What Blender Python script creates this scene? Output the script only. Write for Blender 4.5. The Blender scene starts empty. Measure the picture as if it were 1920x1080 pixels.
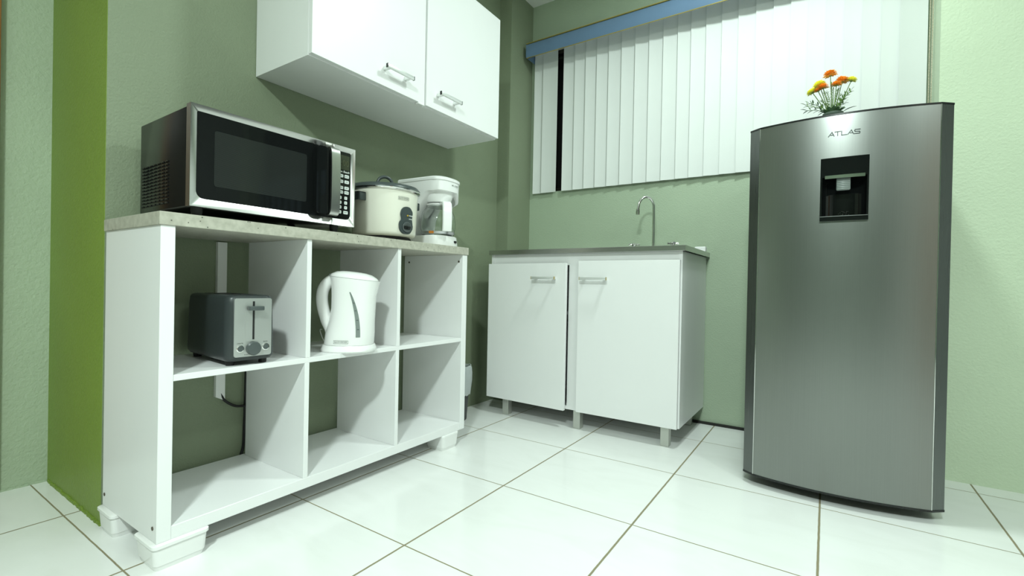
import bpy, bmesh, math, random
from mathutils import Vector, Matrix
random.seed(7)
PI = math.pi
COL = bpy.context.scene.collection
SC = bpy.context.scene

# ------------------------------------------------------------------ materials
def new_mat(name):
    m = bpy.data.materials.new(name); m.use_nodes = True
    nt = m.node_tree
    return m, nt, nt.nodes, nt.links, nt.nodes['Principled BSDF']

def mat(name, col, rough=0.5, metal=0.0, spec=0.5, bump=0.0, bscale=80, var=0.0, vscale=6, stretch=(1, 1, 1),
        trans=0.0, ior=1.45, coat=0.0, emit=None, es=0.0, alpha=1.0, rvar=0.0, detail=4):
    m, nt, N, L, b = new_mat(name)
    b.inputs['Base Color'].default_value = (*col, 1)
    b.inputs['Roughness'].default_value = rough
    b.inputs['Metallic'].default_value = metal
    b.inputs['Specular IOR Level'].default_value = spec
    b.inputs['Transmission Weight'].default_value = trans
    b.inputs['IOR'].default_value = ior
    b.inputs['Coat Weight'].default_value = coat
    b.inputs['Alpha'].default_value = alpha
    if emit:
        b.inputs['Emission Color'].default_value = (*emit, 1); b.inputs['Emission Strength'].default_value = es
    if bump or var or rvar:
        tc = N.new('ShaderNodeTexCoord'); mp = N.new('ShaderNodeMapping')
        mp.inputs['Scale'].default_value = stretch
        L.new(tc.outputs['Object'], mp.inputs['Vector'])
        if bump:
            n = N.new('ShaderNodeTexNoise'); n.inputs['Scale'].default_value = bscale; n.inputs['Detail'].default_value = detail
            L.new(mp.outputs[0], n.inputs['Vector'])
            bp = N.new('ShaderNodeBump'); bp.inputs['Strength'].default_value = bump; bp.inputs['Distance'].default_value = 0.01
            L.new(n.outputs['Fac'], bp.inputs['Height']); L.new(bp.outputs[0], b.inputs['Normal'])
        if var or rvar:
            n2 = N.new('ShaderNodeTexNoise'); n2.inputs['Scale'].default_value = vscale; n2.inputs['Detail'].default_value = 5
            L.new(mp.outputs[0], n2.inputs['Vector'])
        if var:
            r = N.new('ShaderNodeValToRGB')
            r.color_ramp.elements[0].position = 0.3; r.color_ramp.elements[1].position = 0.7
            r.color_ramp.elements[0].color = (*[max(0, c * (1 - var)) for c in col], 1)
            r.color_ramp.elements[1].color = (*[min(1, c * (1 + var)) for c in col], 1)
            L.new(n2.outputs['Fac'], r.inputs[0]); L.new(r.outputs[0], b.inputs['Base Color'])
        if rvar:
            mr = N.new('ShaderNodeMapRange'); mr.inputs[1].default_value = 0.3; mr.inputs[2].default_value = 0.7
            mr.inputs[3].default_value = rough - rvar; mr.inputs[4].default_value = rough + rvar
            L.new(n2.outputs['Fac'], mr.inputs[0]); L.new(mr.outputs[0], b.inputs['Roughness'])
    return m

TX, TY = 0.447, 0.4523
def floor_mat():
    m, nt, N, L, b = new_mat('white marble floor tile')
    tc = N.new('ShaderNodeTexCoord'); sp = N.new('ShaderNodeSeparateXYZ'); L.new(tc.outputs['Object'], sp.inputs[0])
    wob = N.new('ShaderNodeTexNoise'); wob.inputs['Scale'].default_value = 30; wob.inputs['Detail'].default_value = 3
    L.new(tc.outputs['Object'], wob.inputs['Vector'])
    def math_(op, a, bb):
        n = N.new('ShaderNodeMath'); n.operation = op
        for i, v in enumerate((a, bb)):
            if v is None: continue
            if isinstance(v, (int, float)): n.inputs[i].default_value = v
            else: L.new(v, n.inputs[i])
        return n.outputs[0]
    wd = math_('MULTIPLY', math_('SUBTRACT', wob.outputs['Fac'], 0.5), 0.0016)
    dist = []
    for o, t in (('X', TX), ('Y', TY)):
        v = math_('ADD', sp.outputs[o], wd)
        v = math_('DIVIDE', v, t)
        f = math_('SUBTRACT', v, math_('FLOOR', math_('ADD', v, 0.5), None))
        dist.append((math_('MULTIPLY', math_('ABSOLUTE', f, None), t)))
    # thin joints along x, wider ones along y
    a = math_('DIVIDE', dist[0], 0.0029); c = math_('DIVIDE', dist[1], 0.0020)
    d = math_('MINIMUM', a, c)
    ss = N.new('ShaderNodeMapRange'); ss.inputs[1].default_value = 0.75; ss.inputs[2].default_value = 1.15
    L.new(d, ss.inputs[0])
    # marble veins
    mp = N.new('ShaderNodeMapping'); mp.inputs['Rotation'].default_value = (0, 0, 0.6); mp.inputs['Scale'].default_value = (1.0, 2.6, 1)
    L.new(tc.outputs['Object'], mp.inputs['Vector'])
    n1 = N.new('ShaderNodeTexNoise'); n1.inputs['Scale'].default_value = 3.2; n1.inputs['Detail'].default_value = 8
    n1.inputs['Distortion'].default_value = 1.2
    L.new(mp.outputs[0], n1.inputs['Vector'])
    r = N.new('ShaderNodeValToRGB'); e = r.color_ramp.elements
    e[0].position = 0.30; e[0].color = (0.765, 0.77, 0.75, 1); e[1].position = 0.55; e[1].color = (0.80, 0.805, 0.79, 1)
    L.new(n1.outputs['Fac'], r.inputs[0])
    mx = N.new('ShaderNodeMix'); mx.data_type = 'RGBA'
    L.new(ss.outputs[0], mx.inputs[0]); mx.inputs[6].default_value = (0.25, 0.22, 0.135, 1); L.new(r.outputs[0], mx.inputs[7])
    L.new(mx.outputs[2], b.inputs['Base Color'])
    mr = N.new('ShaderNodeMapRange'); mr.inputs[3].default_value = 0.8; mr.inputs[4].default_value = 0.16
    L.new(ss.outputs[0], mr.inputs[0]); L.new(mr.outputs[0], b.inputs['Roughness'])
    bp = N.new('ShaderNodeBump'); bp.inputs['Strength'].default_value = 0.5; bp.inputs['Distance'].default_value = 0.002
    L.new(ss.outputs[0], bp.inputs['Height']); L.new(bp.outputs[0], b.inputs['Normal'])
    return m

def laminate_mat():
    m, nt, N, L, b = new_mat('speckled grey laminate')
    tc = N.new('ShaderNodeTexCoord')
    v = N.new('ShaderNodeTexVoronoi'); v.inputs['Scale'].default_value = 70; L.new(tc.outputs['Object'], v.inputs['Vector'])
    n = N.new('ShaderNodeTexNoise'); n.inputs['Scale'].default_value = 60; n.inputs['Detail'].default_value = 6
    L.new(tc.outputs['Object'], n.inputs['Vector'])
    r = N.new('ShaderNodeValToRGB'); e = r.color_ramp.elements
    e[0].position = 0.35; e[0].color = (0.37, 0.36, 0.30, 1); e[1].position = 0.65; e[1].color = (0.47, 0.46, 0.39, 1)
    L.new(n.outputs['Fac'], r.inputs[0])
    lt = N.new('ShaderNodeMath'); lt.operation = 'LESS_THAN'; lt.inputs[1].default_value = 0.12; L.new(v.outputs['Distance'], lt.inputs[0])
    sp = N.new('ShaderNodeSeparateColor'); L.new(v.outputs['Color'], sp.inputs[0])
    g = N.new('ShaderNodeMath'); g.operation = 'GREATER_THAN'; g.inputs[1].default_value = 0.55; L.new(sp.outputs[0], g.inputs[0])
    ml = N.new('ShaderNodeMath'); ml.operation = 'MULTIPLY'; L.new(lt.outputs[0], ml.inputs[0]); L.new(g.outputs[0], ml.inputs[1])
    mx = N.new('ShaderNodeMix'); mx.data_type = 'RGBA'; L.new(ml.outputs[0], mx.inputs[0]); L.new(r.outputs[0], mx.inputs[6])
    mx.inputs[7].default_value = (0.10, 0.10, 0.08, 1); L.new(mx.outputs[2], b.inputs['Base Color'])
    b.inputs['Roughness'].default_value = 0.45
    return m

def mesh_window_mat():
    m, nt, N, L, b = new_mat('perforated screen behind dark glass')
    tc = N.new('ShaderNodeTexCoord'); sp = N.new('ShaderNodeSeparateXYZ'); L.new(tc.outputs['Object'], sp.inputs[0])
    w = N.new('ShaderNodeMath'); w.operation = 'MULTIPLY'; w.inputs[1].default_value = 2100; L.new(sp.outputs['Z'], w.inputs[0])
    s = N.new('ShaderNodeMath'); s.operation = 'SINE'; L.new(w.outputs[0], s.inputs[0])
    r = N.new('ShaderNodeValToRGB'); e = r.color_ramp.elements
    e[0].position = 0.2; e[0].color = (0.012, 0.014, 0.013, 1); e[1].position = 0.9; e[1].color = (0.030, 0.034, 0.032, 1)
    L.new(s.outputs[0], r.inputs[0]); L.new(r.outputs[0], b.inputs['Base Color'])
    b.inputs['Roughness'].default_value = 0.06; b.inputs['Specular IOR Level'].default_value = 0.35
    return m

M = dict(
    sagelit=mat('sage wall paint with light added', (0.375, 0.455, 0.335), 0.6, bump=0.2, bscale=170, var=0.03, vscale=3),  # sage brightened in its base colour to stand in for stronger light
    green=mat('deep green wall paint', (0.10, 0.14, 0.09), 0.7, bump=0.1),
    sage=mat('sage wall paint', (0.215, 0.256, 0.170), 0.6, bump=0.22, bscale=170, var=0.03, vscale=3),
    pale=mat('pale green wall paint', (0.51, 0.60, 0.44), 0.65, bump=0.25, bscale=130, var=0.03, vscale=3),
    pale2=mat('soft green plaster paint', (0.365, 0.44, 0.315), 0.65, bump=0.35, bscale=100, var=0.04, vscale=4),
    neutral=mat('off white wall paint', (0.50, 0.52, 0.49), 0.7, bump=0.1),
    wooddark=mat('dark brown door', (0.045, 0.025, 0.014), 0.35, var=0.3, vscale=4, stretch=(12, 12, 1)),
    bluevane=mat('blue grey vane', (0.22, 0.28, 0.36), 0.7, var=0.03),
    olive=mat('olive green wall paint', (0.205, 0.30, 0.048), 0.5, bump=0.25, bscale=110, var=0.05, vscale=3),
    ceil=mat('ceiling paint', (0.80, 0.80, 0.76), 0.8, bump=0.1),
    floor=floor_mat(),
    lam=laminate_mat(),
    white=mat('white melamine', (0.80, 0.80, 0.80), 0.28, var=0.015, vscale=5, stretch=(1, 1, 0.1)),
    whiteg=mat('glossy white lacquer', (0.80, 0.80, 0.80), 0.38, var=0.01, vscale=3),
    wplast=mat('white plastic', (0.82, 0.82, 0.81), 0.25, coat=0.2, var=0.01),
    cream=mat('cream enamel', (0.72, 0.71, 0.62), 0.3, coat=0.3, var=0.01),
    steel=mat('brushed stainless steel', (0.56, 0.56, 0.54), 0.27, 1.0, var=0.015, vscale=30),
    steelv=mat('vertically brushed steel', (0.27, 0.28, 0.27), 0.31, 1.0, rvar=0.006, vscale=110, stretch=(5, 5, 0.03), var=0.025),
    steelt=mat('brushed steel strip', (0.17, 0.18, 0.175), 0.30, 1.0, rvar=0.04, vscale=60, stretch=(6, 6, 0.03)),
    chrome=mat('polished chrome', (0.78, 0.78, 0.77), 0.08, 1.0, rvar=0.03, vscale=20),
    barm=mat('pale satin handle metal', (0.78, 0.79, 0.78), 0.32, 0.55, var=0.01),
    plate=mat('brushed end plate metal', (0.60, 0.61, 0.60), 0.3, 0.8, var=0.01),
    satin=mat('satin metal', (0.58, 0.58, 0.60), 0.3, 1.0, rvar=0.03, vscale=8),
    alu=mat('aluminium leg', (0.55, 0.56, 0.52), 0.4, 0.7, rvar=0.08, stretch=(30, 30, 1), vscale=10),
    brass=mat('pale brass end', (0.62, 0.50, 0.25), 0.3, 0.9, rvar=0.05),
    black=mat('black plastic', (0.010, 0.011, 0.011), 0.22, var=0.1),
    blackm=mat('matt black', (0.012, 0.012, 0.012), 0.6, var=0.1),
    case=mat('black enamelled steel case', (0.010, 0.011, 0.010), 0.22, bump=0.01, bscale=120, var=0.05, spec=0.3),
    glassb=mat('glossy black glass', (0.006, 0.007, 0.007), 0.04, spec=0.35, rvar=0.01),
    screen=mesh_window_mat(),
    lcd=mat('dim display glass', (0.03, 0.035, 0.02), 0.12, var=0.05),
    lcdd=mat('unlit display segments', (0.055, 0.06, 0.03), 0.3, var=0.05),
    button=mat('pale grey button', (0.62, 0.66, 0.64), 0.5, var=0.02),
    ink=mat('dark print', (0.05, 0.055, 0.05), 0.6, var=0.02),
    inkg=mat('grey print', (0.25, 0.27, 0.25), 0.6, var=0.02),
    wink=mat('white print', (0.75, 0.78, 0.75), 0.6, var=0.02),
    slate=mat('slate grey plastic', (0.052, 0.066, 0.066), 0.32, var=0.04),
    slate2=mat('charcoal enamel', (0.030, 0.037, 0.038), 0.35, bump=0.02, bscale=150, var=0.04),
    knob=mat('grey knob plastic', (0.075, 0.088, 0.088), 0.25, var=0.04),
    blue=mat('satin blue headrail', (0.13, 0.215, 0.34), 0.45, var=0.04, vscale=8),
    slat=mat('white fabric vane', (0.70, 0.72, 0.705), 0.7, bump=0.03, bscale=250, var=0.01),
    bead=mat('beige bead chain', (0.50, 0.45, 0.33), 0.4, var=0.05),
    glass=mat('clear glass', (0.93, 0.96, 0.94), 0.02, trans=1.0, ior=1.45, rvar=0.01),
    paneg=mat('dark window pane', (0.02, 0.02, 0.02), 0.05, spec=0.6, rvar=0.01),
    frame=mat('dark window frame', (0.02, 0.017, 0.014), 0.4, var=0.1),
    night=mat('dark masonry outside', (0.03, 0.03, 0.025), 0.9, bump=0.2, bscale=20),
    wood=mat('warm brown timber', (0.28, 0.12, 0.04), 0.35, var=0.3, vscale=4, stretch=(12, 12, 1)),
    bag=mat('milky bin liner', (0.70, 0.75, 0.76), 0.35, trans=0.25, alpha=0.85, bump=0.5, bscale=25),
    bin=mat('dark bin plastic', (0.05, 0.055, 0.055), 0.5, var=0.05),
    pad=mat('grey ribbed lever', (0.20, 0.23, 0.22), 0.25, var=0.05),
    amber=mat('amber lamp lens', (0.55, 0.38, 0.05), 0.3, var=0.05),
    orange=mat('orange petals', (1.0, 0.42, 0.05), 0.6, var=0.15, vscale=60),
    yellow=mat('yellow petals', (0.95, 0.88, 0.14), 0.6, var=0.12, vscale=60),
    leaf=mat('green leaf', (0.17, 0.30, 0.08), 0.5, var=0.25, vscale=30),
    leafd=mat('dark leaf', (0.09, 0.17, 0.08), 0.5, var=0.25, vscale=30),
    stem=mat('stem green', (0.20, 0.30, 0.10), 0.5, var=0.1),
    pot=mat('small grey green pot', (0.10, 0.14, 0.11), 0.5, var=0.1),
    sticker=mat('orange band', (0.55, 0.20, 0.03), 0.5, var=0.05),
    gold=mat('thin brass edging', (0.45, 0.36, 0.10), 0.4, 0.6, rvar=0.03),
    dirt=mat('dark floor gap', (0.02, 0.02, 0.017), 0.8, var=0.2),
    screw=mat('screw recess', (0.10, 0.085, 0.06), 0.5, 0.4, rvar=0.05),
)

# ------------------------------------------------------------------ helpers
def merge(dst, src):
    me = bpy.data.meshes.new('t'); src.to_mesh(me); src.free(); dst.from_mesh(me); bpy.data.meshes.remove(me)

def box(bm, x0, x1, y0, y1, z0, z1, bev=0.0, seg=2, axis=None):
    t = bmesh.new(); bmesh.ops.create_cube(t, size=1)
    bmesh.ops.scale(t, vec=(x1 - x0, y1 - y0, z1 - z0), verts=t.verts)
    bmesh.ops.translate(t, vec=((x0 + x1) / 2, (y0 + y1) / 2, (z0 + z1) / 2), verts=t.verts)
    if bev:
        ed = t.edges[:]
        if axis is not None:
            ed = [e for e in ed if abs((e.verts[0].co - e.verts[1].co)[axis]) > 1e-6]
        bmesh.ops.bevel(t, geom=ed, offset=bev, segments=seg, profile=0.5, affect='EDGES')
    merge(bm, t)
    return bm

def B(*a, **k): return box(bmesh.new(), *a, **k)

def lathe(bm, prof, seg=48, c=(0, 0, 0), a0=0, a1=2 * PI, sx=1, sy=1):
    full = abs(a1 - a0 - 2 * PI) < 1e-6
    n = seg if full else seg + 1
    rings = []
    for r, z in prof:
        if r < 1e-6:
            rings.append([bm.verts.new((c[0], c[1], c[2] + z))]); continue
        rings.append([bm.verts.new((c[0] + sx * r * math.cos(a0 + (a1 - a0) * i / seg), c[1] + sy * r * math.sin(a0 + (a1 - a0) * i / seg), c[2] + z)) for i in range(n)])
    for A, Bq in zip(rings, rings[1:]):
        m = n if full else n - 1
        for i in range(m):
            j = (i + 1) % n
            if len(A) == 1 and len(Bq) == 1: continue
            if len(A) == 1: bm.faces.new((A[0], Bq[i], Bq[j]))
            elif len(Bq) == 1: bm.faces.new((A[i], A[j], Bq[0]))
            else: bm.faces.new((A[i], A[j], Bq[j], Bq[i]))
    return bm

def tube(bm, pts, r, seg=12, cap=True, flat=1.0):
    pts = [Vector(p) for p in pts]
    rs = r if isinstance(r, (list, tuple)) else [r] * len(pts)
    t0 = (pts[1] - pts[0]).normalized()
    up = Vector((0, 0, 1)) if abs(t0.z) < 0.9 else Vector((1, 0, 0))
    nrm = t0.cross(up).normalized()
    rings = []
    for i, p in enumerate(pts):
        if i == 0: t = t0
        elif i == len(pts) - 1: t = (pts[-1] - pts[-2]).normalized()
        else: t = ((pts[i + 1] - p).normalized() + (p - pts[i - 1]).normalized()).normalized()
        nrm = (nrm - t * nrm.dot(t)).normalized(); bn = t.cross(nrm)
        rings.append([bm.verts.new(p + nrm * rs[i] * flat * math.cos(2 * PI * k / seg) + bn * rs[i] * math.sin(2 * PI * k / seg)) for k in range(seg)])
    for A, Bq in zip(rings, rings[1:]):
        for k in range(seg):
            bm.faces.new((A[k], A[(k + 1) % seg], Bq[(k + 1) % seg], Bq[k]))
    if cap:
        bm.faces.new(rings[0][::-1]); bm.faces.new(rings[-1])
    return bm

def smooth_path(P, n=6):
    P = [Vector(p) for p in P]; out = []
    for i in range(len(P) - 1):
        p0 = P[max(i - 1, 0)]; p1 = P[i]; p2 = P[i + 1]; p3 = P[min(i + 2, len(P) - 1)]
        for k in range(n):
            t = k / n
            out.append(0.5 * ((2 * p1) + (p2 - p0) * t + (2 * p0 - 5 * p1 + 4 * p2 - p3) * t * t + (-p0 + 3 * p1 - 3 * p2 + p3) * t ** 3))
    out.append(P[-1]); return out

def prism(bm, poly, lo, hi, plane='xy'):
    """poly in a plane, extruded along the missing axis"""
    def P(a, b, c):
        return {'xy': (a, b, c), 'yz': (c, a, b), 'xz': (a, c, b)}[plane]
    A = [bm.verts.new(P(a, b, lo)) for a, b in poly]; Bq = [bm.verts.new(P(a, b, hi)) for a, b in poly]
    n = len(poly)
    bm.faces.new(A[::-1]); bm.faces.new(Bq)
    for i in range(n): bm.faces.new((A[i], A[(i + 1) % n], Bq[(i + 1) % n], Bq[i]))
    return bm

def rrect(x0, x1, y0, y1, r, n=6):
    out = []
    rs = r if isinstance(r, (list, tuple)) else [r] * 4
    for (cx, cy, a, q) in ((x1 - rs[0], y1 - rs[0], 0, rs[0]), (x0 + rs[1], y1 - rs[1], PI / 2, rs[1]), (x0 + rs[2], y0 + rs[2], PI, rs[2]), (x1 - rs[3], y0 + rs[3], 1.5 * PI, rs[3])):
        for k in range(n + 1):
            t = a + PI / 2 * k / n; out.append((cx + q * math.cos(t), cy + q * math.sin(t)))
    return out

def loft(bm, rings, closed=True, cap=True):
    R = [[bm.verts.new(p) for p in ring] for ring in rings]
    n = len(R[0])
    for A, Bq in zip(R, R[1:]):
        for k in range(n if closed else n - 1):
            bm.faces.new((A[k], A[(k + 1) % n], Bq[(k + 1) % n], Bq[k]))
    if cap:
        bm.faces.new(R[0][::-1]); bm.faces.new(R[-1])
    return bm

def obj(name, bm, material, parent=None, smooth=None, sub=0, label=None, loc=None, rot=None):
    bmesh.ops.recalc_face_normals(bm, faces=bm.faces)
    me = bpy.data.meshes.new(name); bm.to_mesh(me); bm.free()
    me.materials.append(M[material])
    o = bpy.data.objects.new(name, me); COL.objects.link(o)
    if parent: o.parent = parent
    if smooth is not None:
        for p in me.polygons: p.use_smooth = True
        me.set_sharp_from_angle(angle=math.radians(smooth))
    if sub:
        s = o.modifiers.new('sub', 'SUBSURF'); s.levels = sub; s.render_levels = sub
    if label: o['label'] = label
    if loc: o.location = loc
    if rot: o.rotation_euler = rot
    return o

def thing(name, label, cat, loc=(0, 0, 0), rz=0, group=None):
    o = bpy.data.objects.new(name, None); COL.objects.link(o)
    o.empty_display_size = 0.05
    o.location = loc; o.rotation_euler = (0, 0, rz); o['label'] = label; o['category'] = cat
    if group: o['group'] = group
    return o

def tag(o, label, cat, group=None):
    o['label'] = label; o['category'] = cat
    if group: o['group'] = group
    return o

def struct(name, bm, material, parent=None, smooth=None):
    o = obj(name, bm, material, parent, smooth)
    if parent is None: o['kind'] = 'structure'
    return o

def text_bm(s, size, ext=0.0003, align='CENTER', shear=0.0, xs=1.0):
    cu = bpy.data.curves.new('txt', 'FONT'); cu.body = s; cu.size = size; cu.extrude = ext; cu.align_x = align; cu.align_y = 'CENTER'
    cu.shear = shear; cu.resolution_u = 2
    o = bpy.data.objects.new('txt', cu); COL.objects.link(o)
    dg = bpy.context.evaluated_depsgraph_get()
    me = bpy.data.meshes.new_from_object(o.evaluated_get(dg))
    bm = bmesh.new(); bm.from_mesh(me)
    bpy.data.objects.remove(o); bpy.data.curves.remove(cu); bpy.data.meshes.remove(me)
    if xs != 1.0: bmesh.ops.scale(bm, vec=(xs, 1, 1), verts=bm.verts)
    return bm

# frame (X right in text, Y up, Z out) -> face that looks along +x, text reads towards +y
FX = Matrix(((0, 0, 1, 0), (1, 0, 0, 0), (0, 1, 0, 0), (0, 0, 0, 1)))
# face that looks along -y, text reads towards +x
FY = Matrix(((1, 0, 0, 0), (0, 0, -1, 0), (0, 1, 0, 0), (0, 0, 0, 1)))
def put(bm, mtx, loc):
    bmesh.ops.transform(bm, matrix=Matrix.Translation(loc) @ mtx, verts=bm.verts); return bm

# ------------------------------------------------------------------ room shell
WX = -0.745     # kitchen wall plane
WB = 1.66       # back wall plane
CH = 2.415      # ceiling
struct('floor', B(-1.6, 3.3, -3.4, 1.9, -0.08, 0.0), 'floor')
struct('ceiling', B(-1.6, 3.3, -3.4, 1.9, CH, CH + 0.08), 'ceil')
# kitchen wall block: sage face plus the olive end face
bm = B(-1.60, WX - 0.001, -0.412, 1.9, 0, CH)
struct('wall_left', bm, 'olive')
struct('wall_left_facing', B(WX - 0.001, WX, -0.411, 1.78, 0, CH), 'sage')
bm = bmesh.new()
# uneven plaster edge on the far left wall
box(bm, -1.6, -1.245, -3.4, -0.412, 0, CH)
struct('wall_far_left', bm, 'pale2')
# corner column
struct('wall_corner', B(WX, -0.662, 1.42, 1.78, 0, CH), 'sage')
# back wall around the window opening
OX0, OX1, OZ0, OZ1 = -0.622, 1.19, 1.253, 2.14
bm = bmesh.new()
box(bm, -0.662, 1.23, WB, 1.78, 0, OZ0); box(bm, -0.662, 1.23, WB, 1.78, OZ1, CH)
box(bm, -0.662, OX0, WB, 1.78, OZ0, OZ1); box(bm, OX1, 1.23, WB, 1.78, OZ0, OZ1)
struct('wall_back', bm, 'sagelit')
struct('wall_back_right', box(box(B(1.23, 1.80, 1.45, 1.9, 0, CH), 1.80, 3.3, 1.45, 1.9, 2.15, CH), 3.05, 3.3, 1.45, 1.9, 0, 2.15), 'pale')
struct('wall_right', B(3.2, 3.3, -3.4, 1.45, 0, CH), 'neutral')
struct('wall_front', B(-1.245, 3.2, -3.4, -3.3, 0, CH), 'green')
d2 = struct('added_door', B(3.165, 3.2, -1.50, -0.85, 0.01, 2.05, bev=0.003), 'wood')  # unseen door, added for a warm band in the refrigerator's reflections
obj('door_handle', B(3.12, 3.165, -0.95, -0.93, 1.0, 1.02, bev=0.004), 'satin', d2)
w2 = struct('added_window', B(1.80, 3.05, 1.60, 1.61, 0, 2.15), 'paneg')  # unseen window with blind, added to be mirrored in the microwave front
bm = bmesh.new()
for k_ in range(11):
    if k_ in (3,): continue
    x_ = 1.83 + k_ * 0.108
    prism(bm, [(x_, 1.52), (x_ + 0.085, 1.535), (x_ + 0.085, 1.5365), (x_, 1.5215)], 0.05, 1.62)
obj('added_blind', bm, 'bluevane', w2)
struct('baseboard_back', B(0.34, 1.23, WB - 0.012, WB, 0, 0.012), 'dirt')
bm = bmesh.new()
random.seed(3)
for i in range(60):   # crumbly joint under the olive wall
    x = -1.235 + i * 0.0082
    box(bm, x, x + 0.012, -0.414 - random.random() * 0.003, -0.412, 0, 0.004 + random.random() * 0.006)
struct('trim_1', bm, 'olive')
bm = bmesh.new()
for i in range(90):
    y = -1.2 + i * 0.0087
    box(bm, -1.245, -1.245 + 0.002 + random.random() * 0.004, y, y + 0.012, 0, 0.003 + random.random() * 0.006)
struct('trim_2', bm, 'pale2')
# timber door at the left edge
d = struct('door_1', B(-1.245, -1.225, -1.25, -0.62, 0.01, 2.05, bev=0.003), 'wooddark')
bm = bmesh.new(); box(bm, -1.245, -1.208, -0.62, -0.535, 0, 2.12, bev=0.004); box(bm, -1.245, -1.208, -1.335, -1.25, 0, 2.12, bev=0.004); box(bm, -1.245, -1.208, -1.25, -0.62, 2.05, 2.12)
obj('door_frame', bm, 'wood', d)
# window behind the blind
w = struct('window_1', B(OX0, OX1, 1.735, 1.741, OZ0, OZ1), 'paneg')
bm = bmesh.new()
for a, b_ in ((OX0, OX0 + 0.03), (0.28, 0.32), (OX1 - 0.03, OX1)): box(bm, a, b_, 1.715, 1.76, OZ0, OZ1)
for a, b_ in ((OZ0, OZ0 + 0.03), (OZ1 - 0.03, OZ1)): box(bm, OX0, OX1, 1.715, 1.76, a, b_)
obj('window_frame', bm, 'frame', w)
struct('wall_outside', B(-1.2, 1.8, 2.2, 2.25, 0.6, 2.6), 'night')

# ------------------------------------------------------------------ vertical blind
bl = thing('vertical_blind', 'white vertical blind with blue headrail across the back window', 'blind', (0, 1.60, 0))
prof = [(-0.055, 2.046), (-0.062, 2.058), (-0.064, 2.085), (-0.062, 2.115), (-0.055, 2.128), (0.055, 2.128), (0.055, 2.046)]
prof = [(-0.059, 2.046), (-0.062, 2.058), (-0.064, 2.085), (-0.062, 2.115), (-0.055, 2.130), (0.055, 2.130), (0.055, 2.126), (-0.052, 2.126), (-0.059, 2.113), (-0.061, 2.085), (-0.0585, 2.058), (-0.0565, 2.046)]
hr_ = obj('headrail', prism(bmesh.new(), prof, -0.633, 1.222, 'yz'), 'blue', bl, 40)
bm = B(-0.6345, -0.6325, -0.062, 0.055, 2.048, 2.129); obj('end_cap', bm, 'blue', hr_)
obj('track', B(-0.620, 1.215, 0.016, 0.055, 2.1005, 2.1255), 'slat', bl)
bm = bmesh.new(); box(bm, -0.633, 1.222, -0.064, -0.056, 2.127, 2.131); box(bm, -0.633, 1.222, -0.0605, -0.0555, 2.0435, 2.046)
obj('edge_trim', bm, 'gold', bl, label='thin brass coloured edging')
sx = [-0.603, -0.545, -0.404, -0.332, -0.264, -0.196, -0.126, -0.052, 0.023, 0.098, 0.172, 0.245, 0.310, 0.381, 0.453, 0.526, 0.601, 0.673, 0.742, 0.810, 0.877, 0.942, 1.005, 1.068, 1.127]
def slat_mesh(wd, ang):
    bm = bmesh.new(); n = 8; th = 0.0012; fr = []; bk = []
    for k in range(n + 1):
        u = -wd / 2 + wd * k / n
        v = 0.004 * (1 - (2 * k / n - 1) ** 2)
        x = u * math.cos(ang) - v * math.sin(ang); y = u * math.sin(ang) + v * math.cos(ang)
        fr.append((x, y)); bk.append((x, y + th))
    prism(bm, fr + bk[::-1], 1.246, 2.100)
    return bm
sx = [0.899 + (x - 0.899) * 1.0162 for x in sx]
for i, x in enumerate(sx):
    nx = sx[i + 1] if i + 1 < len(sx) else 1.207
    if i == 1: wd, cx, ang = 0.100, x + 0.050, 0.02
    else: wd, cx, ang = 0.089, x + 0.043, 0.09
    if i == 0: cx = x + 0.043
    s = obj('slat', slat_mesh(wd, ang), 'slat', bl, 60); s.location = (cx, 0.036 + (0.0 if i else 0.004), 0)
bm = bmesh.new()
for xx in (1.2135, 1.2215):
    z = 0.95
    while z < 2.05:
        t = bmesh.new(); bmesh.ops.create_icosphere(t, subdivisions=1, radius=0.0028)
        bmesh.ops.translate(t, vec=(xx, -0.045, z), verts=t.verts); merge(bm, t); z += 0.0062
    tube(bm, [(xx, -0.045, 0.95), (xx, -0.045, 2.05)], 0.0008, 5)
obj('bead_chain', bm, 'bead', bl)

# ------------------------------------------------------------------ shelf unit (local X = front, Y = along the wall)
SX, SY, SA = -0.376, -0.416, -0.003
sh = thing('shelf_unit', 'white open shelf unit with six compartments and speckled grey top', 'shelf', (SX, SY, 0), -SA)
D = 0.354; L_ = 1.129; ZB = 0.063; ZT = 0.835; TH = 0.031
obj('worktop', B(-D, 0, 0, L_, ZT - TH, ZT, bev=0.001, seg=1), 'lam', sh, label='speckled grey laminate top')
for y0, y1 in ((0.004, 0.034), (L_ - 0.034, L_ - 0.004)):
    obj('side_panel', B(-D + 0.004, -0.004, y0, y1, ZB, ZT - TH, bev=0.001, seg=1), 'white', sh)
obj('bottom_panel', B(-D + 0.004, -0.005, 0.034, L_ - 0.034, ZB, ZB + 0.031, bev=0.0008, seg=1), 'white', sh)
obj('middle_shelf', B(-D + 0.02, -0.006, 0.034, L_ - 0.034, 0.437, 0.452, bev=0.0008, seg=1), 'white', sh)
for yc in (0.3835, 0.741):
    obj('divider', B(-D + 0.02, -0.0055, yc - 0.0075, yc + 0.0075, 0.452, ZT - TH, bev=0.0008, seg=1), 'white', sh)
    obj('divider', B(-D + 0.02, -0.0055, yc - 0.0095, yc + 0.0055, ZB + 0.031, 0.437, bev=0.0008, seg=1), 'white', sh)
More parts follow.
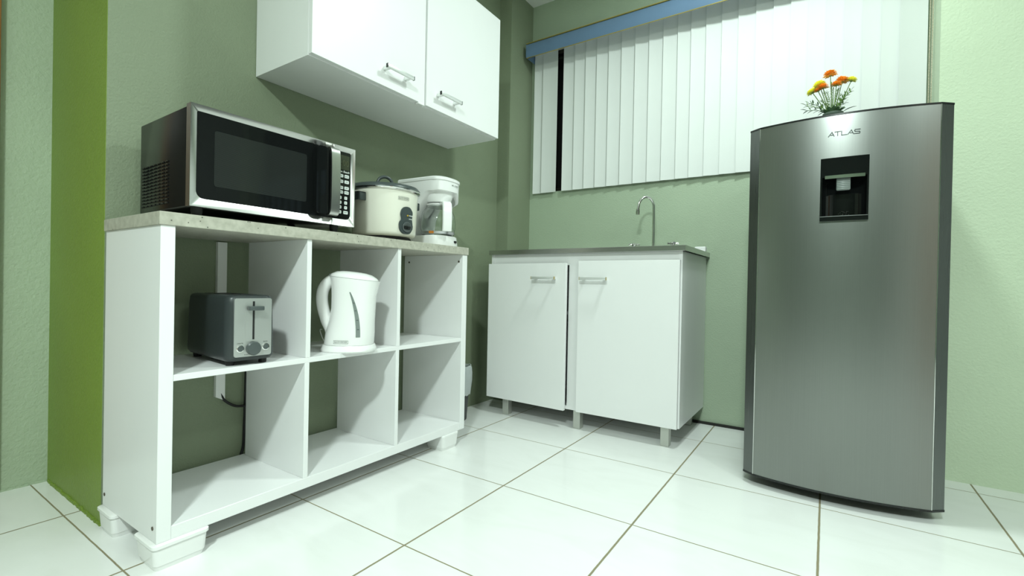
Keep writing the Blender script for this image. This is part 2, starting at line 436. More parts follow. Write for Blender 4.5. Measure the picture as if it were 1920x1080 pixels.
def foot_bm(x0, x1, y0, y1, lip):
    bm = bmesh.new()
    loft(bm, [[(a, b, z) for a, b in rrect(x0 + q, x1 - q, y0 + q, y1 - q, 0.012, 4)] for z, q in ((0.0, 0.007), (0.012, 0.004), (0.0125, 0.003), (ZB - 0.008, 0.0), (ZB - 0.008, -0.003 * lip), (ZB - 0.001, -0.003 * lip), (ZB, -0.001 * lip))])
    return bm
for x0, x1, y0, y1, lip in ((-0.105, 0.005, -0.004, 0.112, 1), (-0.35, -0.250, -0.006, 0.105, 1), (-0.10, 0.002, 0.985, 1.082, 0.3), (-0.35, -0.25, 0.985, 1.082, 0.3)):
    obj('foot', foot_bm(x0, x1, y0, y1, lip), 'wplast', sh, 40, label='white plastic block foot')
for x, z in ((-0.025, 0.095), (-0.335, 0.095)):   # screw heads on the left end
    t = bmesh.new(); bmesh.ops.create_cone(t, cap_ends=True, segments=14, radius1=0.0045, radius2=0.0045, depth=0.002)
    put(t, Matrix.Rotation(PI / 2, 4, 'X'), (x, 0.0035, z)); obj('screw_cap', t, 'screw', sh)
for x in (-0.025, -0.32):
    t = bmesh.new(); bmesh.ops.create_cone(t, cap_ends=True, segments=14, radius1=0.0045, radius2=0.0045, depth=0.002)
    put(t, Matrix.Rotation(PI / 2, 4, 'X'), (x, L_ - 0.0345, 0.775)); obj('screw_cap', t, 'screw', sh)

# ------------------------------------------------------------------ wall cable trunking, cables
bm = bmesh.new()
prism(bm, [(-0.128, 0.30), (-0.100, 0.285), (-0.100, 0.80), (-0.128, 0.80)], WX, WX + 0.014, 'yz')
tag(obj('cable_trunking', bm, 'wplast'), 'white vertical cable trunking on the wall behind the open shelf unit', 'trunking')
P = smooth_path([(-0.735, -0.112, 0.31), (-0.733, -0.10, 0.285), (-0.732, -0.07, 0.262), (-0.732, -0.04, 0.255), (-0.732, 0.0, 0.25)], 5)
tag(obj('power_cable', tube(bmesh.new(), P, 0.0042, 8), 'blackm', None, 60), 'black cable curving out of the lower end of the white trunking', 'cable')
P = smooth_path([(-0.736, -0.030, 0.435), (-0.736, -0.031, 0.40), (-0.736, -0.032, 0.3), (-0.736, -0.034, 0.2), (-0.735, -0.037, 0.12), (-0.735, -0.046, 0.08), (-0.735, -0.052, 0.012)], 5)
tag(obj('power_cable', tube(bmesh.new(), P, 0.0045, 8), 'blackm', None, 60), 'black cable running straight down the wall behind the shelf dividers', 'cable')

# ------------------------------------------------------------------ bar handle
def handle(parent, ln, axis, mt='barm', endm=None):
    """axis 'y': lies along local y, sticks out along +x; origin = middle on the door face"""
    bm = bmesh.new()
    box(bm, 0.026, 0.034, -ln / 2, ln / 2, -0.0065, 0.0065, bev=0.001)
    for s in (-1, 1):
        y = s * (ln / 2 - 0.014); box(bm, 0, 0.027, y - 0.006, y + 0.006, -0.0065, 0.0065, bev=0.001)
    h = obj('handle', bm, mt, parent, 40, label='slim metal bar handle')
    for s in (-1, 1):
        obj('end_cap', B(0.0255, 0.0345, s * ln / 2 - 0.001, s * ln / 2 + 0.0012, -0.007, 0.007), endm or 'black', h)
    if axis == 'x': h.rotation_euler = (0, 0, -PI / 2)
    return h

# ------------------------------------------------------------------ wall cabinet
wc = thing('wall_cabinet', 'white two-door cabinet hung high on the wall above the microwave', 'cabinet', (-0.425, -0.010, 1.376))
CD = 0.318; CL = 0.987; CT = 0.57
bm = bmesh.new(); FB = -0.019
box(bm, -CD, FB, 0, 0.016, 0, CT); box(bm, -CD, FB, CL - 0.016, CL, 0, CT)
box(bm, -CD, FB, 0.016, CL - 0.016, 0.0, 0.016); box(bm, -CD, FB, 0.016, CL - 0.016, CT - 0.016, CT)
box(bm, -CD, -CD + 0.004, 0.016, CL - 0.016, 0.016, CT - 0.016); box(bm, -0.15, FB, 0.486, 0.502, 0.016, CT - 0.016)
obj('body', bm, 'white', wc)
for y0, y1, hy in ((0.001, 0.4875, 0.335), (0.4975, 0.986, 0.612)):
    dd = obj('door', B(-0.018, 0, y0, y1, 0.003, CT - 0.002, bev=0.001, seg=2), 'whiteg', wc)
    h = handle(dd, 0.128, 'y'); h.location = (0, hy, 0.064)
t = B(-0.017, 0.004, 0.452, 0.484, -0.005, 0.003, bev=0.002)
obj('door_stop', t, 'wplast', wc)

# ------------------------------------------------------------------ sink cabinet (local X along wall, front towards -y)
sc = thing('sink_cabinet', 'white two-door base cabinet on short metal legs under the sink', 'cabinet', (-0.600, 1.165, 0))
bm = bmesh.new(); Y1 = 0.488
W_ = 0.992; Z0 = 0.086; Z1 = 0.838
box(bm, 0, 0.016, 0.02, Y1, Z0, Z1); box(bm, W_ - 0.016, W_, 0.02, Y1, Z0, Z1)
box(bm, 0.016, W_ - 0.016, 0.02, Y1, Z0, Z0 + 0.016); box(bm, 0.016, W_ - 0.016, Y1 - 0.01, Y1, Z0 + 0.016, Z1)
box(bm, 0.016, W_ - 0.016, 0.024, 0.042, 0.782, Z1); box(bm, 0.462, 0.526, 0.021, 0.038, Z0 + 0.016, 0.782)
obj('body', bm, 'white', sc)
ld = obj('door', B(0, 0.470, -0.018, 0, 0.086, 0.790, bev=0.001), 'whiteg', sc, label='white door standing slightly ajar')
ld.location = (-0.004, 0.0175, 0); ld.rotation_euler = (0, 0, -math.radians(2.6))
h = handle(ld, 0.132, 'x', 'barm', 'brass'); h.location = (0.359, -0.018, 0.7175)
rd = obj('door', B(0.520, 0.986, 0, 0.0185, 0.086, 0.800, bev=0.001), 'whiteg', sc)
h = handle(rd, 0.132, 'x', 'barm', 'brass'); h.location = (0.606, 0, 0.7165)
for x in (0.085, 0.497, 0.913):
    for y in (0.022, 0.415):
        bm = box(bmesh.new(), x, x + 0.036, y, y + 0.036, 0, Z0, bev=0.002)
        lg = obj('leg', bm, 'alu', sc, label='square aluminium leg')

# stainless sink top with basin
sk = thing('kitchen_sink', 'stainless steel sink top with folded front edge on the white base cabinet', 'sink', (-0.600, 1.165, 0.838))
TW = 1.004; TD = 0.494; bx0, bx1, by0, by1 = 0.50, 0.88, 0.08, 0.40
z0, z1 = 0.0, 0.023
# top surface as strips around the basin
bm = bmesh.new()
box(bm, -0.002, TW, -0.002, by0, z0 + 0.021, z1); box(bm, -0.002, TW, by1, TD, z0 + 0.021, z1)
box(bm, -0.002, bx0, by0, by1, z0 + 0.021, z1); box(bm, bx1, TW, by0, by1, z0 + 0.021, z1)
obj('drainer_top', bm, 'steel', sk)
bm = bmesh.new()
box(bm, -0.003, TW + 0.001, -0.003, 0.0, 0.0, z1, bev=0.001); box(bm, -0.003, 0.0, 0.0, TD, 0.0, z1); box(bm, TW, TW + 0.003, 0.0, TD, 0.0, z1)
box(bm, 0, TW, 0, 0.016, 0.0, 0.002)
obj('rim', bm, 'steel', sk, label='folded steel edge')
bm = bmesh.new()
loft(bm, [[(a, b, z) for a, b in rrect(bx0 + q_, bx1 - q_, by0 + q_, by1 - q_, 0.05, 5)] for z, q_ in ((0.0225, 0.0), (0.0, 0.004), (-0.12, 0.012), (-0.135, 0.03))], cap=False)
bm.faces.new([bm.verts.new((a, b, -0.135)) for a, b in rrect(bx0 + 0.03, bx1 - 0.03, by0 + 0.03, by1 - 0.03, 0.05, 5)])
obj('basin', bm, 'steel', sk, 40)
# faucet
fc = thing('faucet', 'chrome gooseneck faucet with two star shaped knobs at the rear of the sink', 'faucet', (0.160, 1.53, 0.861))
bm = bmesh.new(); lathe(bm, [(0, 0), (0.020, 0), (0.020, 0.006), (0.013, 0.010), (0.0125, 0.022), (0, 0.022)], 24)
box(bm, -0.115, 0.115, -0.02, 0.02, 0, 0.006, bev=0.003)
obj('base', bm, 'chrome', fc, 40)
P = [(0, 0, 0.015), (0, 0, 0.10), (0, 0, 0.19)]
sw = Vector((-0.79, -0.61, 0)).normalized(); R_ = 0.040
pts = [Vector(p) for p in P]
for k in range(1, 15):
    a = PI * k / 14 * 0.97
    pts.append(Vector((0, 0, 0.225)) + sw * (R_ - R_ * math.cos(a)) + Vector((0, 0, R_ * 1.35 * math.sin(a))))
end = pts[-1]
pts.append(end + Vector((-0.002, -0.001, -0.018)))
obj('spout', tube(bmesh.new(), pts, 0.0068, 14), 'chrome', fc, 60)
bm = bmesh.new(); e0 = pts[-1]
tube(bm, [e0 + Vector((0, 0, 0.004)), e0 + Vector((-0.001, 0, -0.010)), e0 + Vector((-0.001, 0, -0.024))], [0.0095, 0.0105, 0.0098], 16)
obj('aerator', bm, 'chrome', fc, 60)
for x in (-0.100, 0.098):
    bm = bmesh.new()
    lathe(bm, [(0, 0.004), (0.013, 0.004), (0.010, 0.026), (0.010, 0.034), (0.013, 0.036), (0.013, 0.046), (0.008, 0.050), (0, 0.051)], 20, (x, 0, 0))
    for k in range(4):
        a = k * PI / 2 + 0.5
        tube(bm, [(x, 0, 0.040), (x + 0.018 * math.cos(a), 0.018 * math.sin(a), 0.041), (x + 0.027 * math.cos(a), 0.027 * math.sin(a), 0.042)], [0.0045, 0.005, 0.0062], 10)
    obj('tap_knob', bm, 'chrome', fc, 60)
tag(obj('glint_block', B(-0.026, 0.026, -0.018, 0.018, 0, 0.027, bev=0.004), 'whiteg', loc=(0.374, 1.605, 0.861)), 'small white block standing in for reflected light at the rear right corner of the sink top', 'block')  # white block stands in for a bright spot of reflected light

# ------------------------------------------------------------------ refrigerator (local origin under the door middle, front -y)
fr = thing('refrigerator', 'single-door stainless steel refrigerator with curved front and water dispenser', 'refrigerator', (0.9325, 1.000, 0), 0.022)
HW = 0.2685; FZ0, FZ1 = 0.040, 1.236
def front_y(x):
    # arc between the chamfers
    return -0.0265 - 0.036 * (1 - (x / 0.236) ** 2)
arc = [(x, front_y(x)) for x in [(-0.236 + 0.472 * k / 40) for k in range(41)]]
door_poly = arc + [(0.236, 0.052), (-0.236, 0.052)]
DX0, DX1, DZ0, DZ1 = -0.0585, 0.0665, 0.902, 1.101
_xs = sorted(set([round(-0.236 + 0.472 * k / 40, 5) for k in range(41)] + [DX0 + 0.004, DX1 - 0.004]))
arc = [(x, front_y(x)) for x in _xs]
door_poly = arc + [(0.236, 0.052), (-0.236, 0.052)]
bm = loft(bmesh.new(), [[(x, y, z) for x, y in door_poly] for z in (FZ0, DZ0 + 0.004, DZ1 - 0.004, FZ1)])
kill = [f_ for f_ in bm.faces if DX0 + 0.003 < f_.calc_center_median().x < DX1 - 0.003 and DZ0 < f_.calc_center_median().z < DZ1 and f_.calc_center_median().y < 0]
bmesh.ops.delete(bm, geom=kill, context='FACES')
obj('door', bm, 'steelv', fr, 30)
for s in (-1, 1):
    pl = [(s * 0.236, -0.0265), (s * HW, -0.001), (s * HW, 0.052), (s * 0.236, 0.052)]
    obj('edge_strip', prism(bmesh.new(), pl, FZ0, FZ1), 'steelt', fr, label='darker steel strip along the door edge')
bm = bmesh.new()
for s in (-1, 1): box(bm, s * 0.2365 - 0.0008, s * 0.2365 + 0.0008, -0.0275, -0.02, FZ0, FZ1)
obj('seam', bm, 'chrome', fr)
outl = [(-HW - 0.001, -0.002), (-0.237, -0.028)] + [(x, y - 0.0015) for x, y in arc] + [(0.237, -0.028), (HW + 0.001, -0.002), (HW + 0.001, 0.053), (-HW - 0.001, 0.053)]
obj('door_cap', prism(bmesh.new(), outl, FZ1, FZ1 + 0.005), 'black', fr)
obj('door_cap', prism(bmesh.new(), outl, FZ0 - 0.006, FZ0), 'black', fr)
bm = bmesh.new(); box(bm, -0.262, 0.262, 0.062, 0.56, 0.030, 1.232, bev=0.004)
obj('body', bm, 'slate2', fr, 40)
obj('gasket', B(-0.255, 0.255, 0.0525, 0.062, 0.05, 1.22), 'blackm', fr)
bm = bmesh.new()
box(bm, -0.24, 0.24, 0.09, 0.12, 0.006, 0.031)
obj('plinth', bm, 'blackm', fr)
for x in (-0.21, 0.21):
    for y in (0.10, 0.50):
        obj('foot', lathe(bmesh.new(), [(0, 0), (0.018, 0), (0.018, 0.010), (0.008, 0.012), (0.008, 0.031), (0, 0.031)], 16, (x, y, 0)), 'blackm', fr)
# dispenser
DX0, DX1, DZ0, DZ1 = -0.0585, 0.0665, 0.902, 1.101
ds = bmesh.new()
def curved_plate(bm, x0, x1, z0, z1, off, depth, n=10, zo=None):
    f = [(x0 + (x1 - x0) * k / n) for k in range(n + 1)]
    poly = [(x, front_y(x) - off) for x in f] + [(x, front_y(x) + depth) for x in f[::-1]]
    return prism(bm, poly, z0, z1)
curved_plate(ds, DX0, DX1, 1.040, DZ1, 0.007, 0.0)          # upper fascia
curved_plate(ds, DX0, DX0 + 0.005, 0.916, 1.040, 0.006, 0.0)
curved_plate(ds, DX1 - 0.005, DX1, 0.916, 1.040, 0.006, 0.0)
curved_plate(ds, DX0, DX1, DZ0, 0.916, 0.009, 0.0)
nn_ = 14   # hollow cavity behind the rim
cav = [(DX0 + 0.0045, front_y(DX0))] + [(0.004 + 0.058 * math.cos(PI - PI * k / nn_), front_y(0.0) + 0.004 + 0.040 * math.sin(PI * k / nn_) ** 0.6) for k in range(nn_ + 1)] + [(DX1 - 0.0045, front_y(DX1))]
r0 = [ds.verts.new((x, y, 0.915)) for x, y in cav]; r1 = [ds.verts.new((x, y, 1.042)) for x, y in cav]
for i_ in range(len(cav) - 1): ds.faces.new((r0[i_], r0[i_ + 1], r1[i_ + 1], r1[i_]))
ds.faces.new(r0); ds.faces.new(r1)
dsp = obj('dispenser', ds, 'glassb', fr, 30, label='glossy black water dispenser panel')
bm = bmesh.new(); curved_plate(bm, DX0 + 0.012, DX1 - 0.010, 1.035, 1.045, 0.0105, -0.004)
obj('dispenser_trim', bm, 'chrome', dsp, 30)
bm = bmesh.new(); curved_plate(bm, DX0 + 0.001, DX1 - 0.001, 0.9155, 0.9168, 0.0096, 0.0)
obj('dispenser_edge', bm, 'satin', dsp, 30)
bm = bmesh.new(); yy = front_y(0)
for k in range(6): box(bm, -0.015, 0.020, yy + 0.001, yy + 0.008, 1.001 + k * 0.0055, 1.006 + k * 0.0055, bev=0.001)
box(bm, -0.016, 0.021, yy + 0.003, yy + 0.010, 0.998, 1.042, bev=0.004)
obj('dispenser_lever', bm, 'pad', dsp, 40)
bm = bmesh.new(); random.seed(5)
for k in range(46):
    t = bmesh.new(); bmesh.ops.create_icosphere(t, subdivisions=1, radius=0.0007)
    x = random.gauss(0.008, 0.009); z = 0.9175 + abs(random.gauss(0, 0.008))
    bmesh.ops.translate(t, vec=(x, front_y(0) + 0.0425, z), verts=t.verts); merge(bm, t)
obj('water_drops', bm, 'satin', dsp)
# brand lettering built from strokes
def stroke_letters(word, h, w, gap, th, depth):
    S = {'A': [[(0, 0), (0.62, 1)], [(0.62, 1), (1.0, 0)], [(0.42, 0.30), (0.80, 0.30)]],
         'T': [[(0, 1), (1, 1)], [(0.5, 1), (0.5, 0)]], 'L': [[(0.05, 1), (0.05, 0)], [(0.05, 0), (0.95, 0)]],
         'S': [[(1, 1), (0.1, 1)], [(0.1, 1), (0.03, 0.75)], [(0.03, 0.75), (0.12, 0.54)], [(0.12, 0.54), (0.88, 0.46)], [(0.88, 0.46), (0.97, 0.24)], [(0.97, 0.24), (0.9, 0)], [(0.9, 0), (0, 0)]]}
    bm = bmesh.new(); x = 0
    for ch in word:
        for a, b_ in S[ch]:
            A = Vector((x + a[0] * w, a[1] * h)); Bv = Vector((x + b_[0] * w, b_[1] * h))
            d_ = (Bv - A).normalized(); nn = Vector((-d_.y, d_.x)) * th / 2; A = A - d_ * th / 2; Bv = Bv + d_ * th / 2
            prism(bm, [(A + nn).to_tuple(), (Bv + nn).to_tuple(), (Bv - nn).to_tuple(), (A - nn).to_tuple()], 0, depth)
        x += w + gap
    return bm, x - gap
bm, tw = stroke_letters('ATLAS', 0.0125, 0.0145, 0.0022, 0.0020, 0.0008)
put(bm, FY, (-0.0395, front_y(-0.02) - 0.0003, 1.171))
for v in bm.verts:
    pass
obj('lettering', bm, 'slate', fr)

# ------------------------------------------------------------------ flower pot on the refrigerator
fp = thing('flower_pot', 'small pot of orange and yellow flowers on top of the refrigerator', 'plant', (0.905, 1.115, 1.232))
bm = lathe(bmesh.new(), [(0, 0), (0.021, 0), (0.024, 0.004), (0.029, 0.055), (0.031, 0.058), (0.031, 0.066), (0.028, 0.066), (0.027, 0.058), (0, 0.058)], 24)
obj('pot', bm, 'pot', fp, 50)
def leaf(bm, p, d, ln, wd, up=Vector((0, 0, 1))):
    p = Vector(p); d = Vector(d).normalized(); s = d.cross(up).normalized() if abs(d.dot(up)) < 0.98 else Vector((1, 0, 0)); nn = s.cross(d)
    mid = []
    prof_ = [(0, 0.1), (0.25, 0.8), (0.5, 1.0), (0.78, 0.65), (1, 0.05)]
    L1 = [bm.verts.new(p + d * ln * t + s * wd * w_ / 2 + nn * 0.08 * ln * math.sin(PI * t)) for t, w_ in prof_]
    C1 = [bm.verts.new(p + d * ln * t + nn * (0.08 * ln * math.sin(PI * t) - 0.12 * wd)) for t, w_ in prof_]
    R1 = [bm.verts.new(p + d * ln * t - s * wd * w_ / 2 + nn * 0.08 * ln * math.sin(PI * t)) for t, w_ in prof_]
    for k in range(4):
        bm.faces.new((L1[k], L1[k + 1], C1[k + 1], C1[k])); bm.faces.new((C1[k], C1[k + 1], R1[k + 1], R1[k]))
def flower(px_, py_, pz_, r, m_, tilt):
    """head position local, petals as layered rings"""
    T = Vector((px_, py_, pz_))
    ax = Vector((tilt[0], tilt[1], 1)).normalized()
    rot = Vector((0, 0, 1)).rotation_difference(ax).to_matrix().to_4x4()
    bm = bmesh.new()
    for (rr, z, npet, lift) in ((1.0, 0.0, 16, 0.0), (0.98, 0.14, 16, 0.18), (0.88, 0.28, 14, 0.36), (0.72, 0.40, 12, 0.6), (0.5, 0.48, 9, 1.0), (0.3, 0.5, 6, 2.0)):
        for k in range(npet):
            a = 2 * PI * k / npet + rr * 3 + random.random() * 0.15
            leaf(bm, (0.0012 * math.cos(a), 0.0012 * math.sin(a), z * r), (math.cos(a), math.sin(a), lift + random.uniform(-.08, .08)), r * rr * random.uniform(.9, 1.08), r * 0.5)
    t = bmesh.new(); bmesh.ops.create_uvsphere(t, u_segments=10, v_segments=6, radius=r * 0.3)
    bmesh.ops.translate(t, vec=(0, 0, r * 0.25), verts=t.verts); merge(bm, t)
    bmesh.ops.transform(bm, matrix=Matrix.Translation(T) @ rot, verts=bm.verts)
    f = obj('flower_head', bm, m_, fp, label=('orange' if m_ == 'orange' else 'yellow') + ' flower head')
    st = bmesh.new(); base = Vector((px_ * 0.16, py_ * 0.3, 0.05))
    tube(st, smooth_path([base, base.lerp(T, 0.5) + Vector((0, 0, 0.004)), T], 4), 0.0014, 6)
    lathe(st, [(0.001, -0.004), (0.005, -0.001), (0.006, 0.003), (0, 0.003)], 8, T)
    obj('stem', st, 'stem', f)
random.seed(11)
for a in ((-0.010, 0.0, 0.200, 0.0215, 'orange', (-0.10, -0.1)), (0.024, 0.004, 0.172, 0.0215, 'orange', (0.1, -0.1)),
          (0.050, 0.0, 0.169, 0.0155, 'yellow', (0.3, -0.1)), (-0.041, 0.0, 0.171, 0.0200, 'yellow', (-0.25, 0.0)),
          (-0.062, 0.0, 0.152, 0.0165, 'yellow', (-0.5, 0.0)), (0.008, -0.012, 0.158, 0.0165, 'orange', (0.05, -0.1)),
          (-0.030, -0.010, 0.157, 0.0180, 'orange', (-0.1, -0.2)), (-0.045, -0.006, 0.152, 0.0125, 'orange', (-0.3, -0.2))):
    flower(*a)
bm = bmesh.new(); bd = bmesh.new()
def sprig(bm, tip, nl, ln, wd, base=(0, 0, 0.06)):
    b0 = Vector(base); T = Vector(tip)
    pts = smooth_path([b0, b0.lerp(T, 0.5) + Vector((0, 0, 0.008)), T], 5)
    tube(bm, pts, 0.0009, 5)
    d = (T - b0).normalized(); s = d.cross(Vector((0, 1, 0))).normalized()
    for k in range(nl):
        t = 0.25 + 0.75 * k / nl; i = int(t * (len(pts) - 1)); p = pts[i].lerp(pts[min(i + 1, len(pts) - 1)], t * (len(pts) - 1) - i)
        sg = 1 if k % 2 else -1
        leaf(bm, p, d * 0.8 + s * sg * 0.75 + Vector((0, random.uniform(-.5, .5), 0)), ln * random.uniform(.8, 1.1), wd)
    leaf(bm, T, d, ln, wd)
for tip, nl, ln, wd in (((-0.080, -0.005, 0.108), 9, 0.020, 0.0065), ((-0.070, 0.01, 0.118), 8, 0.018, 0.006), ((-0.078, -0.01, 0.088), 8, 0.020, 0.007),
                        ((0.050, 0.0, 0.135), 10, 0.015, 0.005), ((0.040, -0.01, 0.125), 9, 0.016, 0.005), ((0.034, 0.01, 0.100), 7, 0.015, 0.005)):
    sprig(bd if nl < 9 else bm, tip, nl, ln, wd)
for tip in ((-0.036, 0.008, 0.120), (-0.022, 0.01, 0.105), (0.030, 0.01, 0.112), (0.016, 0.012, 0.155), (-0.028, 0, 0.145), (-0.018, -0.006, 0.140), (0.0, 0.0, 0.150), (0.012, -0.008, 0.140), (-0.006, -0.012, 0.165), (0.022, 0.003, 0.130)):
    sprig(bm, tip, 16, 0.009, 0.0035)
for k in range(14):
    a = k * 2.4; leaf(bd, (0.012 * math.cos(a), 0.012 * math.sin(a), 0.062), (math.cos(a), math.sin(a), 0.9 + 0.3 * math.sin(k)), 0.030, 0.018)
leaf(bd, (0.028, -0.02, 0.062), (1, -0.3, 0.22), 0.040, 0.008)
obj('foliage', bm, 'leaf', fp); obj('foliage', bd, 'leafd', fp)

# ------------------------------------------------------------------ microwave oven (local X = front, Y = along)
mw = thing('microwave_oven', 'black and stainless steel microwave oven on the speckled grey top', 'microwave', (-0.371, -0.358, 0.835), -0.011)
W, H0, H1, DP = 0.469, 0.020, 0.267, 0.300
bm = B(-DP - 0.02, -0.022, 0.004, W - 0.004, H0 + 0.002, H1 - 0.002, bev=0.003)
obj('case', bm, 'case', mw, 40)
bm = bmesh.new()
# side louvres near the rear of the left flank
for r_ in range(13):
    for c_ in range(7):
        x = -0.295 + c_ * 0.026; z = 0.038 + r_ * 0.0088
        if c_ == 6 and r_ > 12: continue
        tube(bm, [(x - 0.008, 0.0035, z), (x, 0.0015, z + 0.001), (x + 0.008, 0.0035, z)], 0.0022, 6)
obj('louvres', bm, 'black', mw, 50)
def bezel(bm, y0, y1, z0, z1, iy0, iy1, iz0, iz1, ri, depth=0.012):
    """frame: outer rectangle flush at x=0 sloping in to a rounded opening"""
    nseg = 6
    inn = rrect(iy0, iy1, iz0, iz1, ri, nseg)
    def outer_pt(i, n):
        return None
    n = len(inn); out = []
    cs = [(y1, z1), (y0, z1), (y0, z0), (y1, z0)]
    for c_ in range(4):
        for k in range(nseg + 1): out.append(cs[c_])
    # front outer lip, inner edge, back
    O0 = [bm.verts.new((-0.022, a, b_)) for a, b_ in cs]; O1 = [bm.verts.new((0.0, a, b_)) for a, b_ in cs]
    I = [bm.verts.new((-depth, a, b_)) for a, b_ in inn]; J = [bm.verts.new((-0.022, a, b_)) for a, b_ in inn]
    for i in range(4): bm.faces.new((O0[i], O0[(i + 1) % 4], O1[(i + 1) % 4], O1[i]))
    for i in range(n):
        j = (i + 1) % n; bm.faces.new((I[i], I[j], J[j], J[i]))
        ci, cj = i // (nseg + 1), j // (nseg + 1)
        if ci == cj:
            bm.faces.new((O1[ci], I[j], I[i])); bm.faces.new((O0[ci], J[i], J[j]))
        else:
            bm.faces.new((O1[ci], O1[cj], I[j], I[i])); bm.faces.new((O0[cj], O0[ci], J[i], J[j]))
    return bm
SPL = 0.387
dr = obj('door', bezel(bmesh.new(), 0.0, SPL - 0.0006, H0, H1, 0.020, SPL + 0.0, H0 + 0.024, H1 - 0.015, [0.001, 0.006, 0.022, 0.001]), 'steel', mw, 20, label='stainless steel door frame')
obj('door_glass', B(-0.020, -0.0105, 0.018, SPL - 0.001, H0 + 0.022, H1 - 0.013), 'glassb', dr)
obj('door_screen', prism(bmesh.new(), rrect(0.058, 0.308, 0.077, 0.216, 0.006, 3), -0.0105, -0.0100, 'yz'), 'screen', dr)
hb = smooth_path([(-0.012, 0.386, 0.055), (0.004, 0.386, 0.050), (0.014, 0.386, 0.060), (0.017, 0.386, 0.10), (0.0175, 0.386, 0.15), (0.017, 0.386, 0.20), (0.014, 0.386, 0.240), (0.004, 0.386, 0.250), (-0.012, 0.386, 0.246)], 4)
bm = bmesh.new(); hw = 0.0150; tk = 0.0035
rings = []
for i, p in enumerate(hb):
    t = (hb[min(i + 1, len(hb) - 1)] - hb[max(i - 1, 0)]).normalized(); nn = Vector((t.z, 0, -t.x)) * tk
    rings.append([p + nn + Vector((0, -hw, 0)), p + nn + Vector((0, hw, 0)), p - nn + Vector((0, hw, 0)), p - nn + Vector((0, -hw, 0))])
loft(bm, rings)
hnd = obj('door_handle', bm, 'steel', dr, 35, label='arched stainless steel handle')
obj('handle_recess', prism(bmesh.new(), rrect(0.329, 0.3715, 0.048, 0.249, 0.014, 5), -0.0105, 0.008, 'yz'), 'glassb', dr, 30, label='black glossy grip block behind the handle')
pn = obj('control_panel', bezel(bmesh.new(), SPL + 0.0006, W, H0, H1, SPL + 0.001, W - 0.010, H0 + 0.024, H1 - 0.015, [0.006, 0.001, 0.001, 0.020]), 'steel', mw, 20)
obj('panel_face', B(-0.020, -0.0105, SPL + 0.001, W - 0.008, H0 + 0.022, H1 - 0.013), 'glassb', pn)
obj('display', B(-0.0105, -0.0098, 0.398, 0.455, 0.198, 0.243), 'lcd', pn)
obj('display_digits', put(text_bm('0:00', 0.026), FX, (-0.0095, 0.432, 0.218)), 'lcdd', pn)
bt = put(text_bm('Hamilton Beach', 0.0096, shear=0.25), FX, (-0.0098, 0.424, 0.1915)); obj('brand_text', bt, 'wink', pn)
rows = [(0.178, 0), (0.1605, 0), (0.141, 0), (0.127, 0), (0.1095, 1), (0.0945, 1), (0.0795, 1), (0.064, 2)]
leg = bmesh.new()
labels = [['POP', 'MEAL', 'REHEAT'], ['BAKE', 'AUTO', 'FISH'], ['MELT', 'SOFT', 'TIME'], ['COOK', 'CLOCK', 'POWER'], ['1', '2', '3'], ['4', '5', '6'], ['7', '8', '9'], ['STOP', '0', 'START']]
for ri_, (z, kd) in enumerate(rows):
    for ci_, y in enumerate((0.4045, 0.4245, 0.4455)):
        wide = 0.0165 if kd == 0 or (kd == 2 and ci_ != 1) else 0.0105
        yy_ = y - (0.0025 if kd else 0)
        b_ = obj('button', prism(bmesh.new(), rrect(yy_ - wide / 2, yy_ + wide / 2, z - 0.0050, z + 0.0050, 0.0025, 3), -0.0105, -0.0094, 'yz'), 'button', pn)
        s_ = labels[ri_][ci_]
        merge(leg, put(text_bm(s_, 0.0042 if len(s_) > 1 else 0.0075, xs=0.9), FX, (-0.0092, yy_, z)))
obj('button_print', leg, 'inkg', pn)
for x, y in ((-0.035, 0.03), (-0.035, W - 0.05), (-0.27, 0.03), (-0.27, W - 0.05)):
    obj('foot', lathe(bmesh.new(), [(0, 0), (0.010, 0), (0.013, 0.012), (0.013, 0.022), (0, 0.022)], 16, (x, y, 0)), 'blackm', mw, 50)

# ------------------------------------------------------------------ rice cooker
rc = thing('rice_cooker', 'cream rice cooker with dark grey lid between the microwave and the coffee maker', 'rice cooker', (-0.513, 0.364, 0.835))
RB, RT = 0.117, 0.1235
body_prof = [(0, 0.016), (0.095, 0.016), (0.108, 0.018), (0.1155, 0.024), (RB, 0.032), (0.1205, 0.10), (RT, 0.165), (0.1235, 0.180), (0.120, 0.180), (0.118, 0.172), (0, 0.172)]
obj('body', lathe(bmesh.new(), body_prof, 72), 'cream', rc, 50)
obj('rim', lathe(bmesh.new(), [(0.122, 0.180), (0.131, 0.184), (0.1335, 0.187), (0.1335, 0.189), (0.122, 0.190)], 72), 'chrome', rc, 50)
obj('lid', lathe(bmesh.new(), [(0.120, 0.1885), (0.1330, 0.189), (0.1325, 0.194), (0.124, 0.204), (0.08, 0.213), (0.03, 0.217), (0, 0.218)], 72), 'slate', rc, 50)
hp = [(0, -0.028, 0.208)] + [(0, -0.028 * math.cos(a), 0.222 + 0.026 * math.sin(a)) for a in [PI * k / 12 for k in range(13)]] + [(0, 0.028, 0.208)]
hb_ = tube(bmesh.new(), hp, 0.0062, 12)
bmesh.ops.rotate(hb_, cent=(0, 0, 0), matrix=Matrix.Rotation(-0.45, 3, 'Z'), verts=hb_.verts)
obj('lid_handle', hb_, 'slate', rc, 60)
